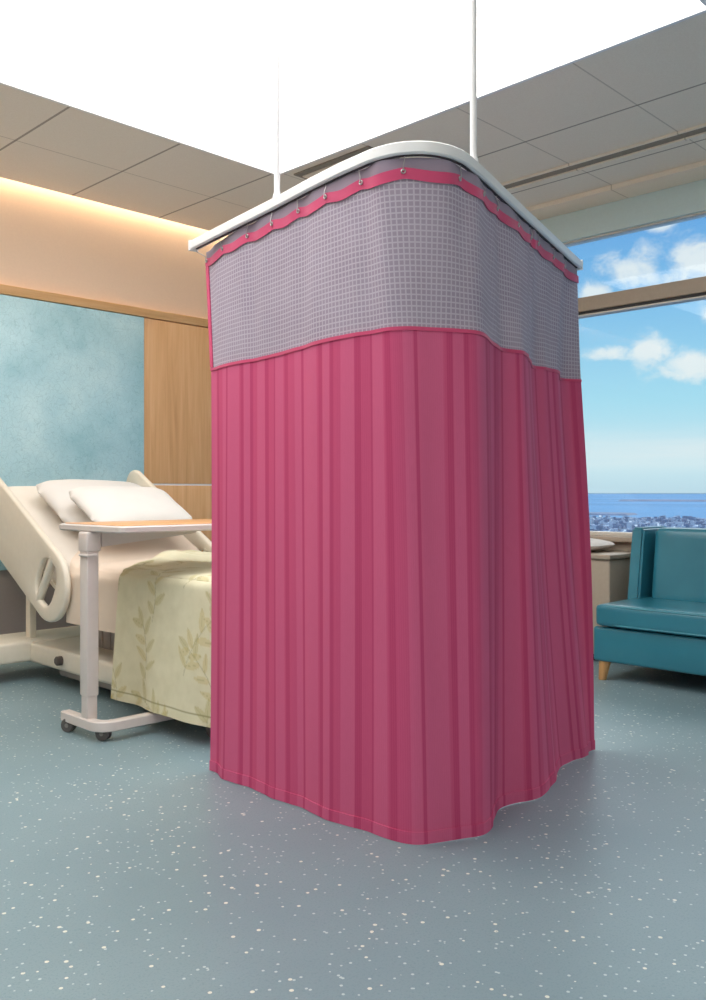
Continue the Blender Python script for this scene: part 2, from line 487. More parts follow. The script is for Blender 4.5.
bm = bmesh.new(); box(bm, 5.201, 5.225, -2.2, 5.4, ZC - .018, ZC - .0006, .002); box(bm, 5.10, 5.119, -2.2, 5.4, ZC - .014, ZC - .0006, .002)
link('flange', bm, 'ceiling', sl)
# lowered ceiling edge along the window
struct('trim_7', bxm(5.66, XW - .012, YB, YW, ZC - .035, ZC - .0005, .003), 'ceiling')

# ------------------------------------------------------------------ curtain track
ZT = 2.125
rail_pts = [(2.096, 2.961), (2.046, 2.66), (1.993, 2.33), (1.945, 2.07), (1.918, 1.87), (1.914, 1.773), (1.932, 1.705), (1.977, 1.652), (2.033, 1.627), (2.101, 1.625), (2.186, 1.645), (2.444, 1.722), (2.644, 1.783), (2.88, 1.853), (3.152, 1.935), (3.447, 2.022)]
RP = catmull(rail_pts, 120)
tr = root('curtain_track', (2.03, 1.70, ZT), 'white curved ceiling curtain track carrying the pink cubicle curtain', 'curtain track')
bm = bmesh.new()
sweep(bm, [(x, y, ZT) for x, y in RP], [(-.017, .004), (-.012, 0), (-.005, 0), (-.005, .008), (.005, .008), (.005, 0), (.012, 0), (.017, .004), (.017, .032), (.013, .036), (-.013, .036), (-.017, .032)])
link('rail', bm, 'white_rail', tr)
bm = bmesh.new()
sweep(bm, [(x, y, ZT) for x, y in RP[1:-1]], [(-.004, -.003), (.004, -.003), (.004, .007), (-.004, .007)])
link('glider_channel', bm, 'cord', tr)
for i in (0, -1):
    bm = bmesh.new(); x, y = RP[i]; x2, y2 = RP[1 if i == 0 else -2]
    d = Vector((x - x2, y - y2, 0)).normalized() * .012
    sweep(bm, [(x, y, ZT), (x + d.x, y + d.y, ZT)], [(-.019, -.003), (.019, -.003), (.019, .038), (-.019, .038)])
    link('end_cap', bm, 'white_rail', tr)
def rod(x, y):
    bm = bmesh.new()
    tube(bm, [(x, y, ZT + .034), (x, y, ZT + .042), (x, y, ZT + .06), (x, y, ZC - .04), (x, y, ZC - .02), (x, y, ZC)], [.017, .015, .0105, .0105, .0105, .0105], 16)
    tube(bm, [(x, y, ZC - .035), (x, y, ZC - .0305)], .035, 20)
    return bm
for x, y in ((1.993, 2.33), (2.20, 1.650)):
    link('suspension_rod', rod(x, y), 'white_rail', tr)

# ------------------------------------------------------------------ cubicle curtain
KN = [[(2.153, 2.945), (2.161, 2.942), (2.113, 2.891)], [(2.072, 2.634), (2.123, 2.7), (2.098, 2.68)],
 [(2.022, 2.364), (2.110, 2.485), (2.096, 2.461)], [(1.971, 2.09), (2.031, 2.175), (2.088, 2.226)],
 [(1.944, 1.886), (2.007, 1.947), (2.091, 2.029)], [(1.950, 1.741), (2.030, 1.799), (2.124, 1.841)],
 [(2.029, 1.650), (2.128, 1.723), (2.225, 1.761)], [(2.14, 1.645), (2.225, 1.674), (2.323, 1.721)],
 [(2.29, 1.687), (2.417, 1.745), (2.461, 1.768)], [(2.453, 1.738), (2.592, 1.808), (2.624, 1.822)],
 [(2.663, 1.800), (2.697, 1.799), (2.792, 1.785)], [(2.779, 1.835), (2.812, 1.854), (2.927, 1.823)],
 [(2.832, 1.852), (2.999, 1.968), (3.094, 1.913)], [(3.006, 1.902), (3.087, 1.96), (3.233, 1.924)],
 [(3.179, 1.954), (3.227, 1.991), (3.342, 1.932)], [(3.245, 1.975), (3.409, 2.088), (3.393, 1.942)],
 [(3.459, 2.040), (3.537, 2.059), (3.454, 1.944)]]
KN = np.array(KN)                                   # columns x levels x (x, y)
ZL = np.array([ZT, 1.64, .006])
# shrink the spread between the middle level and its neighbours a little so the cloth hangs true
KN[:, 1] = KN[:, 1] * .985
KN[:, 2] = KN[:, 2] * 1.040
for i_ in range(len(KN)):                           # the cloth hangs from the gliders in the rail
    n_ = RP[int(np.argmin(((RP - KN[i_, 0]) ** 2).sum(1)))]
    k_ = (.2, .75, .85)[i_] if i_ < 3 else .85
    KN[i_, 0] = KN[i_, 0] * (1 - k_) + n_ * k_
NC = 460
par = np.r_[0, np.cumsum(np.linalg.norm(np.diff(KN.mean(1), axis=0), axis=1))]
q = np.linspace(0, par[-1], NC)
LV = np.stack([spl(par, KN[:, k], q) for k in range(3)], 1)      # NC x 3 x 2
arc = np.r_[0, np.cumsum(np.linalg.norm(np.diff(LV.mean(1), axis=0), axis=1))]
def cloth_point(z, off=0.0):
    """plan positions (NC x 2) of the cloth at height z"""
    z2, z1, z0 = ZL
    # quadratic through the three levels, softened
    a = (z - z1) * (z - z0) / ((z2 - z1) * (z2 - z0)); b = (z - z2) * (z - z0) / ((z1 - z2) * (z1 - z0)); c_ = (z - z2) * (z - z1) / ((z0 - z2) * (z0 - z1))
    quad = LV[:, 0] * a + LV[:, 1] * b + LV[:, 2] * c_
    if z >= z1:
        k = (z - z1) / (z2 - z1); ln_ = LV[:, 1] * (1 - k) + LV[:, 0] * k
    else:
        k = (z - z0) / (z1 - z0); ln_ = LV[:, 2] * (1 - k) + LV[:, 1] * k
    p_ = ln_ * .75 + quad * .25
    tg = np.gradient(p_, axis=0); tg /= np.linalg.norm(tg, axis=1)[:, None] + 1e-9
    nr = np.stack([-tg[:, 1], tg[:, 0]], 1)        # inward
    hang = (ZT - z) / ZT
    rip = .003 * np.sin(arc * 2 * PI / .17 + .6) * (1 - hang) ** 2 + (.003 + .005 * hang) * np.sin(arc * 2 * PI / .33 + 1.1 + .3 * hang) + .0012 * np.sin(arc * 2 * PI / .113 + 2 * hang)
    rip = rip + .012 * hang * np.exp(-((arc - .06) / .05) ** 2)
    flare = .020 * math.sin(PI * min(max((hang - .2) / .8, 0), 1)) * np.exp(-(arc[-1] - arc) / .12)
    return p_ + nr * (rip[:, None] - off) + tg * flare[:, None]
def cloth_grid(zs, cols=slice(None), off=0.0, zfun=None):
    P = np.zeros((len(zs), NC, 3)); U = np.zeros((len(zs), NC, 2))
    for i, z in enumerate(zs):
        xy = cloth_point(z, off); P[i, :, :2] = xy; P[i, :, 2] = z
        if zfun is not None: P[i, :, 2] = zfun(i, z)
        U[i, :, 0] = arc + .05; U[i, :, 1] = z
    return grid_mesh(P[:, cols], U[:, cols])
cu = root('cubicle_curtain', (2.1, 1.75, .004), 'pink striped hospital cubicle curtain with mauve net top wrapping a corner', 'curtain')
zsag = .006 * np.sin(arc * 2 * PI / .41)
o = link('net_panel', cloth_grid(np.linspace(ZT - .045, 1.64, 26)), 'net', cu, 60, False); thicken(o, .002)
o = link('header_strip', cloth_grid(np.linspace(ZT - .0035, ZT - .044, 5)), 'net_plain', cu, 60, False); thicken(o, .002)
o = link('fabric_panel', cloth_grid(np.linspace(1.642, .006, 70)), 'curtain', cu, 60, False); thicken(o, .003)
o = link('seam_piping', cloth_grid(np.linspace(1.648, 1.637, 3), off=.003), 'band', cu, 60, False); thicken(o, .005)
o = link('hem', cloth_grid(np.linspace(.046, .004, 4), off=.003), 'curtain', cu, 60, False); thicken(o, .004)
# heading band with scalloped hang between the gliders
PIT = .17
scal = np.abs(np.sin(arc * PI / PIT)) ** 1.2
zsc = lambda i, z: z - .011 * scal
o = link('heading_band', cloth_grid(np.linspace(ZT - .030, ZT - .061, 6), off=.005, zfun=zsc), 'band', cu, 60, False); thicken(o, .003)
sel = arc < .022
ncol = int(sel.sum())
o = link('edge_trim', cloth_grid(np.linspace(ZT - .05, 1.65, 24), slice(0, ncol), off=.004), 'band', cu, 60, False); thicken(o, .004)
base_xy = cloth_point(ZT - .042, .009)
tgv = np.gradient(base_xy, axis=0)
k = 0
while k * PIT < arc[-1] - .02:
    j = int(np.argmin(np.abs(arc - max(k * PIT, .012)))); x, y = base_xy[j]; d = tgv[j]
    ax = Vector((d[1], -d[0], 0)).normalized()
    bm = bmesh.new(); c0 = Vector((x, y, ZT - .042)); torus(bm, c0, ax, .0058, .0022)
    link('grommet', bm, 'grommet', cu)
    bm = bmesh.new(); ce = Vector((x, y, 0)); 
    rx, ry = RP[int(np.argmin((RP[:, 0] - x) ** 2 + (RP[:, 1] - y) ** 2))]
    tube(bm, [(rx, ry, ZT + .004), (rx, ry, ZT - .012), tuple(Vector((x, y, ZT - .026)) + ax * .003), tuple(c0 + ax * .004)], 
         .0015, 8)
    link('hook', bm, 'grommet', cu)
    k += 1

# ------------------------------------------------------------------ hospital bed
BX0, BX1 = 2.46, 3.40          # near and far mattress sides
HG = 4.62                      # hinge of the raised back (y)
FOOT = 3.22
ANG = math.radians(27)
bed = root('hospital_bed', (2.93, 4.4, 0), 'cream hospital bed with raised backrest, side rails and wheeled base', 'bed')
# mattress: flat section and raised section, side profile extruded across
def mattress():
    top = [(FOOT, .70)]
    n = 8
    top += [(HG, .70)]
    L = 1.10
    dirv = Vector((math.cos(ANG), math.sin(ANG))); nv = Vector((-math.sin(ANG), math.cos(ANG)))
    pts_top, pts_bot = [], []
    for i in range(13):
        pts_top.append((FOOT + (HG - FOOT) * i / 12, .70)); pts_bot.append((FOOT + (HG - FOOT) * i / 12, .53))
    e = Vector((HG, .53))
    for i in range(1, 11):
        l = L * i / 10
        pb = e + dirv * l; pt = Vector((HG + .02, .70)) + dirv * (l - .02) 
        pts_bot.append(tuple(pb)); pts_top.append(tuple(pt))
    rows = []
    NR = 16
    P = []
    for (yt, zt), (yb, zb) in zip(pts_top, pts_bot):
        ring = []
        for kx in range(NR + 1):                    # over the top, rounded shoulders
            s = kx / NR; xx = BX0 + (BX1 - BX0) * s
            ed = min(s, 1 - s) * (BX1 - BX0)
            drop = .035 * (1 - min(ed / .07, 1)) ** 2
            ring.append((xx, yt, zt - drop + .008 * math.sin(s * PI)))
        ring.append((BX1, yb, zb)); ring.append((BX0, yb, zb))
        P.append(ring)
    bm = bmesh.new(); V = [[bm.verts.new(c_) for c_ in r] for r in P]; n = len(P[0])
    for a, b in zip(V, V[1:]):
        for k_ in range(n): bm.faces.new((a[k_], b[k_], b[(k_ + 1) % n], a[(k_ + 1) % n]))
    bm.faces.new(V[0]); bm.faces.new(V[-1][::-1])
    return bm
link('mattress', mattress(), 'sheet_white', bed)
# backrest board under the raised mattress
bm = bmesh.new()
d2 = (math.cos(ANG), math.sin(ANG)); n2 = (-math.sin(ANG), math.cos(ANG))
def bq(l, w_, x): return (x, HG + d2[0] * l + n2[0] * w_, .53 + d2[1] * l + n2[1] * w_)
vs = [bm.verts.new(bq(l, w_, x)) for x in (BX0 - .01, BX1 + .01) for l, w_ in ((.0, -.002), (1.14, -.002), (1.14, -.05), (.0, -.05))]
for f in ((0, 1, 2, 3), (7, 6, 5, 4), (0, 4, 5, 1), (1, 5, 6, 2), (2, 6, 7, 3), (3, 7, 4, 0)): bm.faces.new([vs[i] for i in f])
bmesh.ops.bevel(bm, geom=bm.edges[:], offset=.012, segments=2, affect='EDGES')
link('backrest', bm, 'bed_plastic', bed)
# side rails
def rail_outline(n=96, Lr=1.02, r=.21):
    out = []
    per = 2 * Lr + 2 * PI * r
    r2 = .10
    pts = []
    for k_ in range(32):                            # lower round end
        a = PI / 2 + PI * k_ / 31; pts.append((r * math.cos(a), r * math.sin(a)))
    for k_ in range(17): pts.append((Lr * (k_ + .5) / 17, -r))
    for k_ in range(15):
        a = -PI / 2 + PI / 2 * k_ / 14; pts.append((Lr + r2 * math.cos(a), -r + r2 + r2 * math.sin(a)))
    for k_ in range(15):
        a = PI / 2 * k_ / 14; pts.append((Lr + r2 * math.cos(a), r - r2 + r2 * math.sin(a)))
    for k_ in range(17): pts.append((Lr * (1 - (k_ + .5) / 17), r))
    return pts                                      # 96 points
def ell(cx, cy, rx, ry, n, rot=0):
    """superellipse hole whose points follow the outline's angular order (both counter-clockwise from the top of the round end)"""
    pts = []
    for k_ in range(n):
        a = PI / 2 + 2 * PI * k_ / n
        ca, sa = math.cos(a), math.sin(a)
        x = math.copysign(abs(ca) ** .75, ca) * rx; y = math.copysign(abs(sa) ** .75, sa) * ry
        pts.append((cx + x * math.cos(rot) - y * math.sin(rot), cy + x * math.sin(rot) + y * math.cos(rot)))
    return pts
RA = math.radians(29)
def side_rail(xp, name='side_rail'):
    oc = rail_outline(); N_ = len(oc)
    # hole points sorted to match outline directions seen from the hole centre
    hc = (.03, .0)
    ic = []
    for (a, b) in oc:
        an = math.atan2(b - hc[1], a - hc[0])
        ca, sa = math.cos(an), math.sin(an)
        rr = (abs(ca / .108) ** 2.6 + abs(sa / .135) ** 2.6) ** (-1 / 2.6)
        ic.append((hc[0] + ca * rr, hc[1] + sa * rr))
    for it in range(40):                            # spread hole points evenly
        ic = [((ic[i - 1][0] + ic[(i + 1) % N_][0]) / 2 * .5 + ic[i][0] * .5, (ic[i - 1][1] + ic[(i + 1) % N_][1]) / 2 * .5 + ic[i][1] * .5) for i in range(N_)]
        ic = [snap(hc, p_) for p_ in ic]
    def to3(a, b, w_):
        return (xp + w_, 4.79 + a * math.cos(RA) - b * math.sin(RA), .625 + a * math.sin(RA) + b * math.cos(RA))
    bm = bmesh.new(); slab(bm, oc, ic, to3, .040, .013)
    r = link(name, bm, 'bed_plastic', bed, 45)
    # inner grip bar across the hand hole
    bm = bmesh.new()
    p0, p1 = to3(.045, .16, .0), to3(.075, -.15, .0)
    tube(bm, [p0, p1], .024, 14)
    link('grip_bar', bm, 'bed_plastic', r)
    return r
def snap(hc, p_):
    an = math.atan2(p_[1] - hc[1], p_[0] - hc[0]); ca, sa = math.cos(an), math.sin(an)
    rr = (abs(ca / .108) ** 2.6 + abs(sa / .135) ** 2.6) ** (-1 / 2.6)
    return (hc[0] + ca * rr, hc[1] + sa * rr)
side_rail(2.405); side_rail(3.475)
# brackets that join the rails to the backrest
for x0, x1 in ((2.42, 2.50), (3.38, 3.46)):
    for l in (.45, .8):
        y, z = HG + d2[0] * l, .51 + d2[1] * l
        link('rail_bracket', bxm(x0, x1, y - .03, y + .03, z - .02, z + .02, .004), 'bed_grey', bed)
# platform frame, lift housing, base
link('platform', bxm(2.50, 3.36, FOOT + .04, 4.75, .455, .528, .012), 'bed_grey', bed)
bm = bmesh.new()
for i in range(14):                                  # fluted lift shroud
    y0 = 3.75 + i * .09
    box(bm, 2.70, 3.16, y0, y0 + .084, .23, .455, .012)
link('lift_shroud', bm, 'bed_grey', bed)
bm = bmesh.new(); box(bm, 2.49, 3.37, 3.40, 5.30, .115, .235, .02, 3)
link('base_frame', bm, 'bed_plastic', bed)
bm = bmesh.new(); box(bm, 2.20, 3.66, 5.22, 5.62, .12, .245, .02, 3)
link('head_crossbar', bm, 'bed_plastic', bed)
bm = bmesh.new(); box(bm, 2.58, 3.28, 3.95, 5.05, .045, .114, .025, 3)
link('motor_housing', bm, 'bed_grey', bed)
for x, y in ((2.56, 5.36), (3.30, 5.36)):
    link('lift_column', bxm(x - .022, x + .022, y - .03, y + .03, .24, .93, .006), 'bed_plastic', bed)
bm = bmesh.new(); tube(bm, [(2.495, 4.83, .178), (2.462, 4.83, .178), (2.455, 4.83, .178)], [.027, .027, .02], 20)
link('brake_knob', bm, 'bed_dark', bed)

def caster(parent, x, y, R=.05, wd=.022, ztop=.10, ang=0.0, mat_='caster'):
    """twin wheel caster"""
    c_ = math.cos(ang); s_ = math.sin(ang)
    ax = Vector((c_, s_, 0)); fw = Vector((-s_, c_, 0))
    bm = bmesh.new()
    for sd in (-1, 1):
        cc = Vector((x, y, R)) + fw * .012
        a = cc + ax * (sd * (wd * .25)); b = cc + ax * (sd * (wd * 1.15))
        n_ = 20
        tube(bm, [a, a + ax * sd * .001, a + ax * sd * wd * .2, b - ax * sd * wd * .2, b], [R * .86, R * .93, R, R, R * .88], n_)
    wobj = link('caster', bm, mat_, parent)
    bm = bmesh.new()
    tube(bm, [(x, y, R * 1.0), (x, y, R * 1.35), (x, y, ztop)], [R * .30, R * .34, R * .30], 12)
    tube(bm, [tuple(Vector((x, y, R)) + fw * .012 - ax * wd * 1.3), tuple(Vector((x, y, R)) + fw * .012 + ax * wd * 1.3)], R * .3, 12)
    box(bm, x - .012, x + .012, y - .012, y + .016, R * .75, R * 1.6, .004)
    link('fork', bm, 'caster_hub', wobj)
for x, y in ((2.29, 5.32), (3.58, 5.32)): caster(bed, x, y, .055, .022, .125, .6)
for x, y in ((2.52, 3.36), (3.32, 3.36)): caster(bed, x, y, .055, .02, .125, .3)
link('foot_crossbar', bxm(2.46, 3.38, 3.27, 3.42, .12, .235, .02, 3), 'bed_plastic', bed)
link('footboard', bxm(2.50, 3.36, FOOT - .055, FOOT - .012, .46, .95, .02, 3), 'bed_plastic', bed)
# cream under-sheet wrapping the flat part, with a skirt on the near side
def drape(x0, x1, y0f, y1f, top, drop_n, drop_f, nu, nv, wav=.0, thick=.0, topf=None, hemflare=.03):
    A = np.zeros((nv, nu, 3)); Q = np.zeros((nv, nu, 2))
    wid = x1 - x0; tot = drop_n + wid + drop_f
    for i in range(nv):
        t_ = i / (nv - 1)
        for j in range(nu):
            s = j / (nu - 1) * tot
            if s < drop_n: x = x0; z = top - (drop_n - s); dd = drop_n - s
            elif s < drop_n + wid: x = x0 + s - drop_n; z = top; dd = 0
            else: x = x1; z = top - (s - drop_n - wid); dd = s - drop_n - wid
            xc = min(max(x, x0), x1)
            y0, y1 = y0f(xc), y1f(xc)
            y = y0 + (y1 - y0) * t_
            rr = .055                                # round the shoulders
            dn = s - drop_n; df = drop_n + wid - s
            for dl, sg in ((dn, -1), (df, 1)):
                if abs(dl) < rr * .9:
                    k_ = 1 - abs(dl) / (rr * .9)
                    x += -sg * rr * .30 * k_ * k_; z -= rr * .30 * k_ * k_
            if topf is not None and dd == 0: z += topf(xc, y)
            if dd > 0:
                sg = -1 if x < (x0 + x1) / 2 else 1
                x += sg * (hemflare * dd / max(drop_n, .1) + wav * (dd / drop_n) * math.sin(y * 9 + 1.3) + wav * .5 * (dd / drop_n) * math.sin(y * 21))
            A[i, j] = (x, y, z); Q[i, j] = (s, y)
    return A, Q
def bump_top(x, y):
    f_ = math.exp(-((y - 4.45) / .28) ** 2) * math.sin(PI * min(max((x - 2.44) / .98, 0), 1)) ** .6
    return .035 * f_
A, Q = drape(2.445, 3.415, lambda x: FOOT + .01, lambda x: 4.66 + .32 * min((x - 2.44) / .35, 1), .722, .30,   .30, 90, 80, .008, topf=lambda x, y: bump_top(x, y) + max(0, y - HG) * math.tan(ANG), hemflare=.012)
ar = A.copy()
bm = grid_mesh(A); o = link('under_sheet', bm, 'sheet', bed, 60, False); thicken(o, .006, 1)
# second cream section: the lower raised part of the sheet
# printed bedspread, folded back on a slant
yedge = lambda x: 4.05 + .70 * (x - 2.42)
A, Q = drape(2.415, 3.445, lambda x: FOOT - .004, yedge, .752, .645, .45, 330, 210, .012, topf=lambda x, y: bump_top(x, y) * 1.0 + .012 * math.sin(x * 11 + y * 6) * math.sin(y * 9) + .012 * math.exp(-((y - yedge(x) + .05) / .05) ** 2), hemflare=.05)
bm = grid_mesh(A)
cl = bm.verts.layers.float_color.new('sprig')
rng = random.Random(11)
flat = Q.reshape(-1, 2); colr = np.zeros((len(flat), 3))
def add_leaf(c_, ang, L_, W_, ch):
    d = flat - np.array(c_)
    u_ = d[:, 0] * math.cos(ang) + d[:, 1] * math.sin(ang); v_ = -d[:, 0] * math.sin(ang) + d[:, 1] * math.cos(ang)
    tt = u_ / L_
    wdt = W_ * np.sqrt(np.clip(np.sin(np.clip(tt, 0, 1) * PI), 0, 1)) * (1.1 - .4 * tt)
    ins = (tt > 0) & (tt < 1) & (np.abs(v_) < wdt)
    vein = ins & (np.abs(v_) < .0016)
    colr[ins, ch] = np.maximum(colr[ins, ch], .55); colr[vein, 2] = .4
def add_stem(p0, ang, L_, curv):
    n_ = 36; pos = np.array(p0, float); a = ang; side = 1
    for i in range(n_):
        pos = pos + np.array([math.cos(a), math.sin(a)]) * L_ / n_; a += curv / n_
        m_ = ((flat - pos) ** 2).sum(1) < .0042 ** 2
        colr[m_, 2] = .5
        if i % 5 == 4:
            add_leaf(pos, a + side * (.75 + rng.random() * .3),   .085 + .035 * rng.random(), .018 + .006 * rng.random(), 0 if rng.random() < .6 else 1); side = -side
    add_leaf(pos, a, .10, .02, 0)
for sx in range(-1, 7):
    for sy in range(0, 7):
        p0 = (sx * .34 + .06 + rng.uniform(-.05, .05) + (.17 if sy % 2 else 0), 3.15 + sy * .29 + rng.uniform(-.04, .04))
        add_stem(p0, rng.uniform(-.7, .7), .30 + .07 * rng.random(), rng.choice((-1, 1)) * rng.uniform(.5, 1.2))
hemline = (np.abs(flat[:, 0] - .045) < .004) | (np.abs(flat[:, 0] - (.645 + 1.03 + .45 - .045)) < .003)
colr[hemline, 2] = 1.0
bm.verts.ensure_lookup_table()
for i, v in enumerate(bm.verts): v[cl] = (*colr[i], 1)
bs = link('bedspread', bm, 'bedspread', None, 60, False); thicken(bs, .012, 1)
tag(bs, 'pale green sprig-print bedspread hanging over the side of the hospital bed', 'bedspread')

# pillows
def pillow_mesh(L_, W_, T_, n=40, seed=1):
    rg = random.Random(seed); ph = [rg.uniform(0, 6) for _ in range(6)]
    bm = bmesh.new(); V = {}
    for sd in (1, -1):
        for i in range(n + 1):
            for j in range(n + 1):
                a = -1 + 2 * i / n; b = -1 + 2 * j / n
                edge = i in (0, n) or j in (0, n)
                if sd == -1 and edge: V[(sd, i, j)] = V[(1, i, j)]; continue
                pin = 1 - .05 * (1 - b * b) * abs(a) ** 3; pin2 = 1 - .06 * (1 - a * a) * abs(b) ** 3
                x = a * L_ / 2 * pin; y = b * W_ / 2 * pin2
                rc = max(0, abs(a) + abs(b) - 1.6); x *= 1 - rc * .26; y *= 1 - rc * .26
                hgt = (1 - abs(a) ** 3.2) ** .62 * (1 - abs(b) ** 3.2) ** .62
                wr = 1 + .05 * math.sin(3 * a + ph[0] + 2 * b) + .03 * math.sin(7 * b + ph[1] + 3 * a)
                V[(sd, i, j)] = bm.verts.new((x, y, sd * T_ / 2 * hgt * wr))
    for sd in (1, -1):
        for i in range(n):
            for j in range(n):
                q_ = [V[(sd, i, j)], V[(sd, i + 1, j)], V[(sd, i + 1, j + 1)], V[(sd, i, j + 1)]]
                bm.faces.new(q_ if sd == 1 else q_[::-1])
    return bm
def place_pillow(L_, W_, T_, loc, rot, label, seed, group=None):
    o = link('pillow', pillow_mesh(L_, W_, T_, seed=seed), 'pillow', None, 70)
    o.location = loc; o.rotation_euler = rot
    return tag(o, label, 'pillow', group)
def on_back(l, up, x):
    return (x, HG + d2[0] * l + n2[0] * up, .70 + d2[1] * l + n2[1] * up + .012)
place_pillow(.80, .60, .17, on_back(.63, .088, 2.96), (ANG + .02, 0, 0), 'white pillow at the back, lying flat on the raised backrest', 3, 'pillows on the bed')
place_pillow(.72, .48, .15, on_back(.30, .238, 2.93), (ANG + .03, 0, .02), 'white pillow in front, stacked on the other bed pillow', 7, 'pillows on the bed')

# ------------------------------------------------------------------ overbed table
ot = root('overbed_table', (2.11, 3.79, 0), 'wheeled overbed table with beech top and grey-white post beside the bed', 'overbed table')
tx0, tx1, ty0, ty1, tz = 2.09, 2.99, 3.50, 4.10, 1.005
bm = bmesh.new()
def rrect(x0, x1, y0, y1, r, n=6):
    pts = []
    for cx_, cy_, a0 in ((x1 - r, y1 - r, 0), (x0 + r, y1 - r, PI / 2), (x0 + r, y0 + r, PI), (x1 - r, y0 + r, 1.5 * PI)):
        for k_ in range(n + 1):
            a = a0 + PI / 2 * k_ / n; pts.append((cx_ + r * math.cos(a), cy_ + r * math.sin(a)))
    return pts
def plate(bm, loop, z0, z1, ch=0.0):
    cx_ = sum(p_[0] for p_ in loop) / len(loop); cy_ = sum(p_[1] for p_ in loop) / len(loop)
    secs = [(z0, ch), (z0 + ch, 0), (z1 - ch, 0), (z1, ch)] if ch else [(z0, 0), (z1, 0)]
    rings = []
    for z, d in secs:
        rings.append([bm.verts.new((x - math.copysign(d, x - cx_), y - math.copysign(d, y - cy_), z)) for x, y in loop])
    n_ = len(loop)
    for a, b in zip(rings, rings[1:]):
        for k_ in range(n_): bm.faces.new((a[k_], a[(k_ + 1) % n_], b[(k_ + 1) % n_], b[k_]))
    bm.faces.new(rings[0][::-1]); bm.faces.new(rings[-1])
lo = rrect(tx0, tx1, ty0, ty1, .035)
plate(bm, lo, tz - .036, tz - .004, .006)
link('tabletop_rim', bm, 'table_metal', ot)
bm = bmesh.new(); plate(bm, rrect(tx0 + .022, tx1 - .022, ty0 + .022, ty1 - .022, .025), tz - .0042, tz, .001)
link('tabletop', bm, 'wood_table', ot)
link('post', bxm(2.080, 2.140, 3.785, 3.855, .20, .93, .005, 3), 'table_metal', ot)
link('lower_post', bxm(2.084, 2.136, 3.79, 3.85, .09, .30, .005, 3), 'table_metal', ot)
bm = bmesh.new()
# head casting and tapered arm beneath the top
box(bm, 2.074, 2.150, 3.778, 3.862, .875, .9685, .010, 3)
link('post_head', bm, 'table_metal', ot)
bm = bmesh.new()
vs = [bm.verts.new(c_) for c_ in ((2.15, 3.785, .895), (2.15, 3.855, .895), (2.70, 3.855, .945), (2.70, 3.785, .945), (2.15, 3.785, .9688), (2.15, 3.855, .9688), (2.70, 3.855, .9688), (2.70, 3.785, .9688))]
for f in ((3, 2, 1, 0), (4, 5, 6, 7), (0, 1, 5, 4), (1, 2, 6, 5), (2, 3, 7, 6), (3, 0, 4, 7)): bm.faces.new([vs[i] for i in f])
bmesh.ops.bevel(bm, geom=bm.edges[:], offset=.006, segments=2, affect='EDGES')
link('support_arm', bm, 'table_metal', ot)
bm = bmesh.new(); tube(bm, [(2.072, 3.84, .86), (2.072, 3.785, .86), (2.08, 3.772, .86), (2.12, 3.77, .86)], .006, 10)
link('height_lever', bm, 'table_metal', ot)
# base: rail with two legs that run under the bed
bp = []
bp += [(2.10, 4.0, .075)]
for k_ in range(9): a = PI + PI / 2 * k_ / 8; bp.append((2.17 + .07 * math.cos(a), 3.76 + .07 * math.sin(a), .075))
bp += [(2.5, 3.685, .075), (2.88, 3.68, .075)]
bp[0] = (2.10, 4.03, .075)
bm = bmesh.new()
sweep(bm, bp, [(-.026, -.022), (-.02, -.027), (.02, -.027), (.026, -.022), (.026, .016), (.02, .021), (-.02, .021), (-.026, .016)])
link('base_leg', bm, 'table_metal', ot)
for x, y, a in ((2.10, 3.975, .5), (2.14, 3.722, .5), (2.84, 3.68, .4)):
    caster(ot, x, y, .034, .017, .055, a)

# ------------------------------------------------------------------ sofa
so = root('sofa', (5.36, 1.7, 0), 'teal vinyl sofa with tapered oak legs under the window', 'sofa')
SY0, SY1 = .75, 2.79
link('base', bxm(4.95, 5.76, SY0, SY1 + .01, .118, .33, .018, 3), 'teal', so)
def cushion(x0, x1, y0, y1, z0, z1, r=.035, puff=.012):
    bm = bmesh.new(); box(bm, x0, x1, y0, y1, z0, z1, 0)
    bmesh.ops.subdivide_edges(bm, edges=bm.edges[:], cuts=11, use_grid_fill=True)
    cx_, cy_, cz_ = (x0 + x1) / 2, (y0 + y1) / 2, (z0 + z1) / 2; hx, hy, hz = (x1 - x0) / 2, (y1 - y0) / 2, (z1 - z0) / 2
    for v in bm.verts:                              # rounded box with a soft crown
        p_ = v.co - Vector((cx_, cy_, cz_))
        # pull grid lines towards the edges so the roundings get vertices
        qv = []
        for c_, h_ in zip(p_, (hx, hy, hz)):
            u_ = c_ / h_; qv.append(math.copysign(1 - max(0.0, 1 - abs(u_)) ** 1.8, u_) * h_)
        core = Vector([max(-h_ + r, min(h_ - r, c_)) for c_, h_ in zip(qv, (hx, hy, hz))])
        d_ = Vector(qv) - core
        if d_.length > 1e-6: d_ = d_.normalized() * r
        cr = (1 - (qv[0] / hx) ** 2) * (1 - (qv[1] / hy) ** 2) if True else 0
        v.co = Vector((cx_, cy_, cz_)) + core + d_
        if abs(p_.z) > hz * .98: v.co.z += math.copysign(puff * cr, p_.z)
    return bm
YM = (SY0 + SY1) / 2
link('seat_cushion', cushion(4.925, 5.55, SY0 + .02, SY1 - .015, .335, .472, .03, .004), 'teal', so)
bm = bmesh.new()
loopz = [(4.945, SY0 + .05), (4.933, SY0 + .2), (4.931, SY1 - .2), (4.945, SY1 - .045)]
tube(bm, [(x, y, .462) for x, y in loopz], .006, 8)
link('seat_piping', bm, 'teal_pipe', so)
bm = bmesh.new(); tube(bm, [(4.945, SY0 + .05, .350), (4.928, SY0 + .2, .350), (4.928, SY1 - .2, .350), (4.945, SY1 - .04, .350)], .006, 8)
link('seat_piping', bm, 'teal_pipe', so)
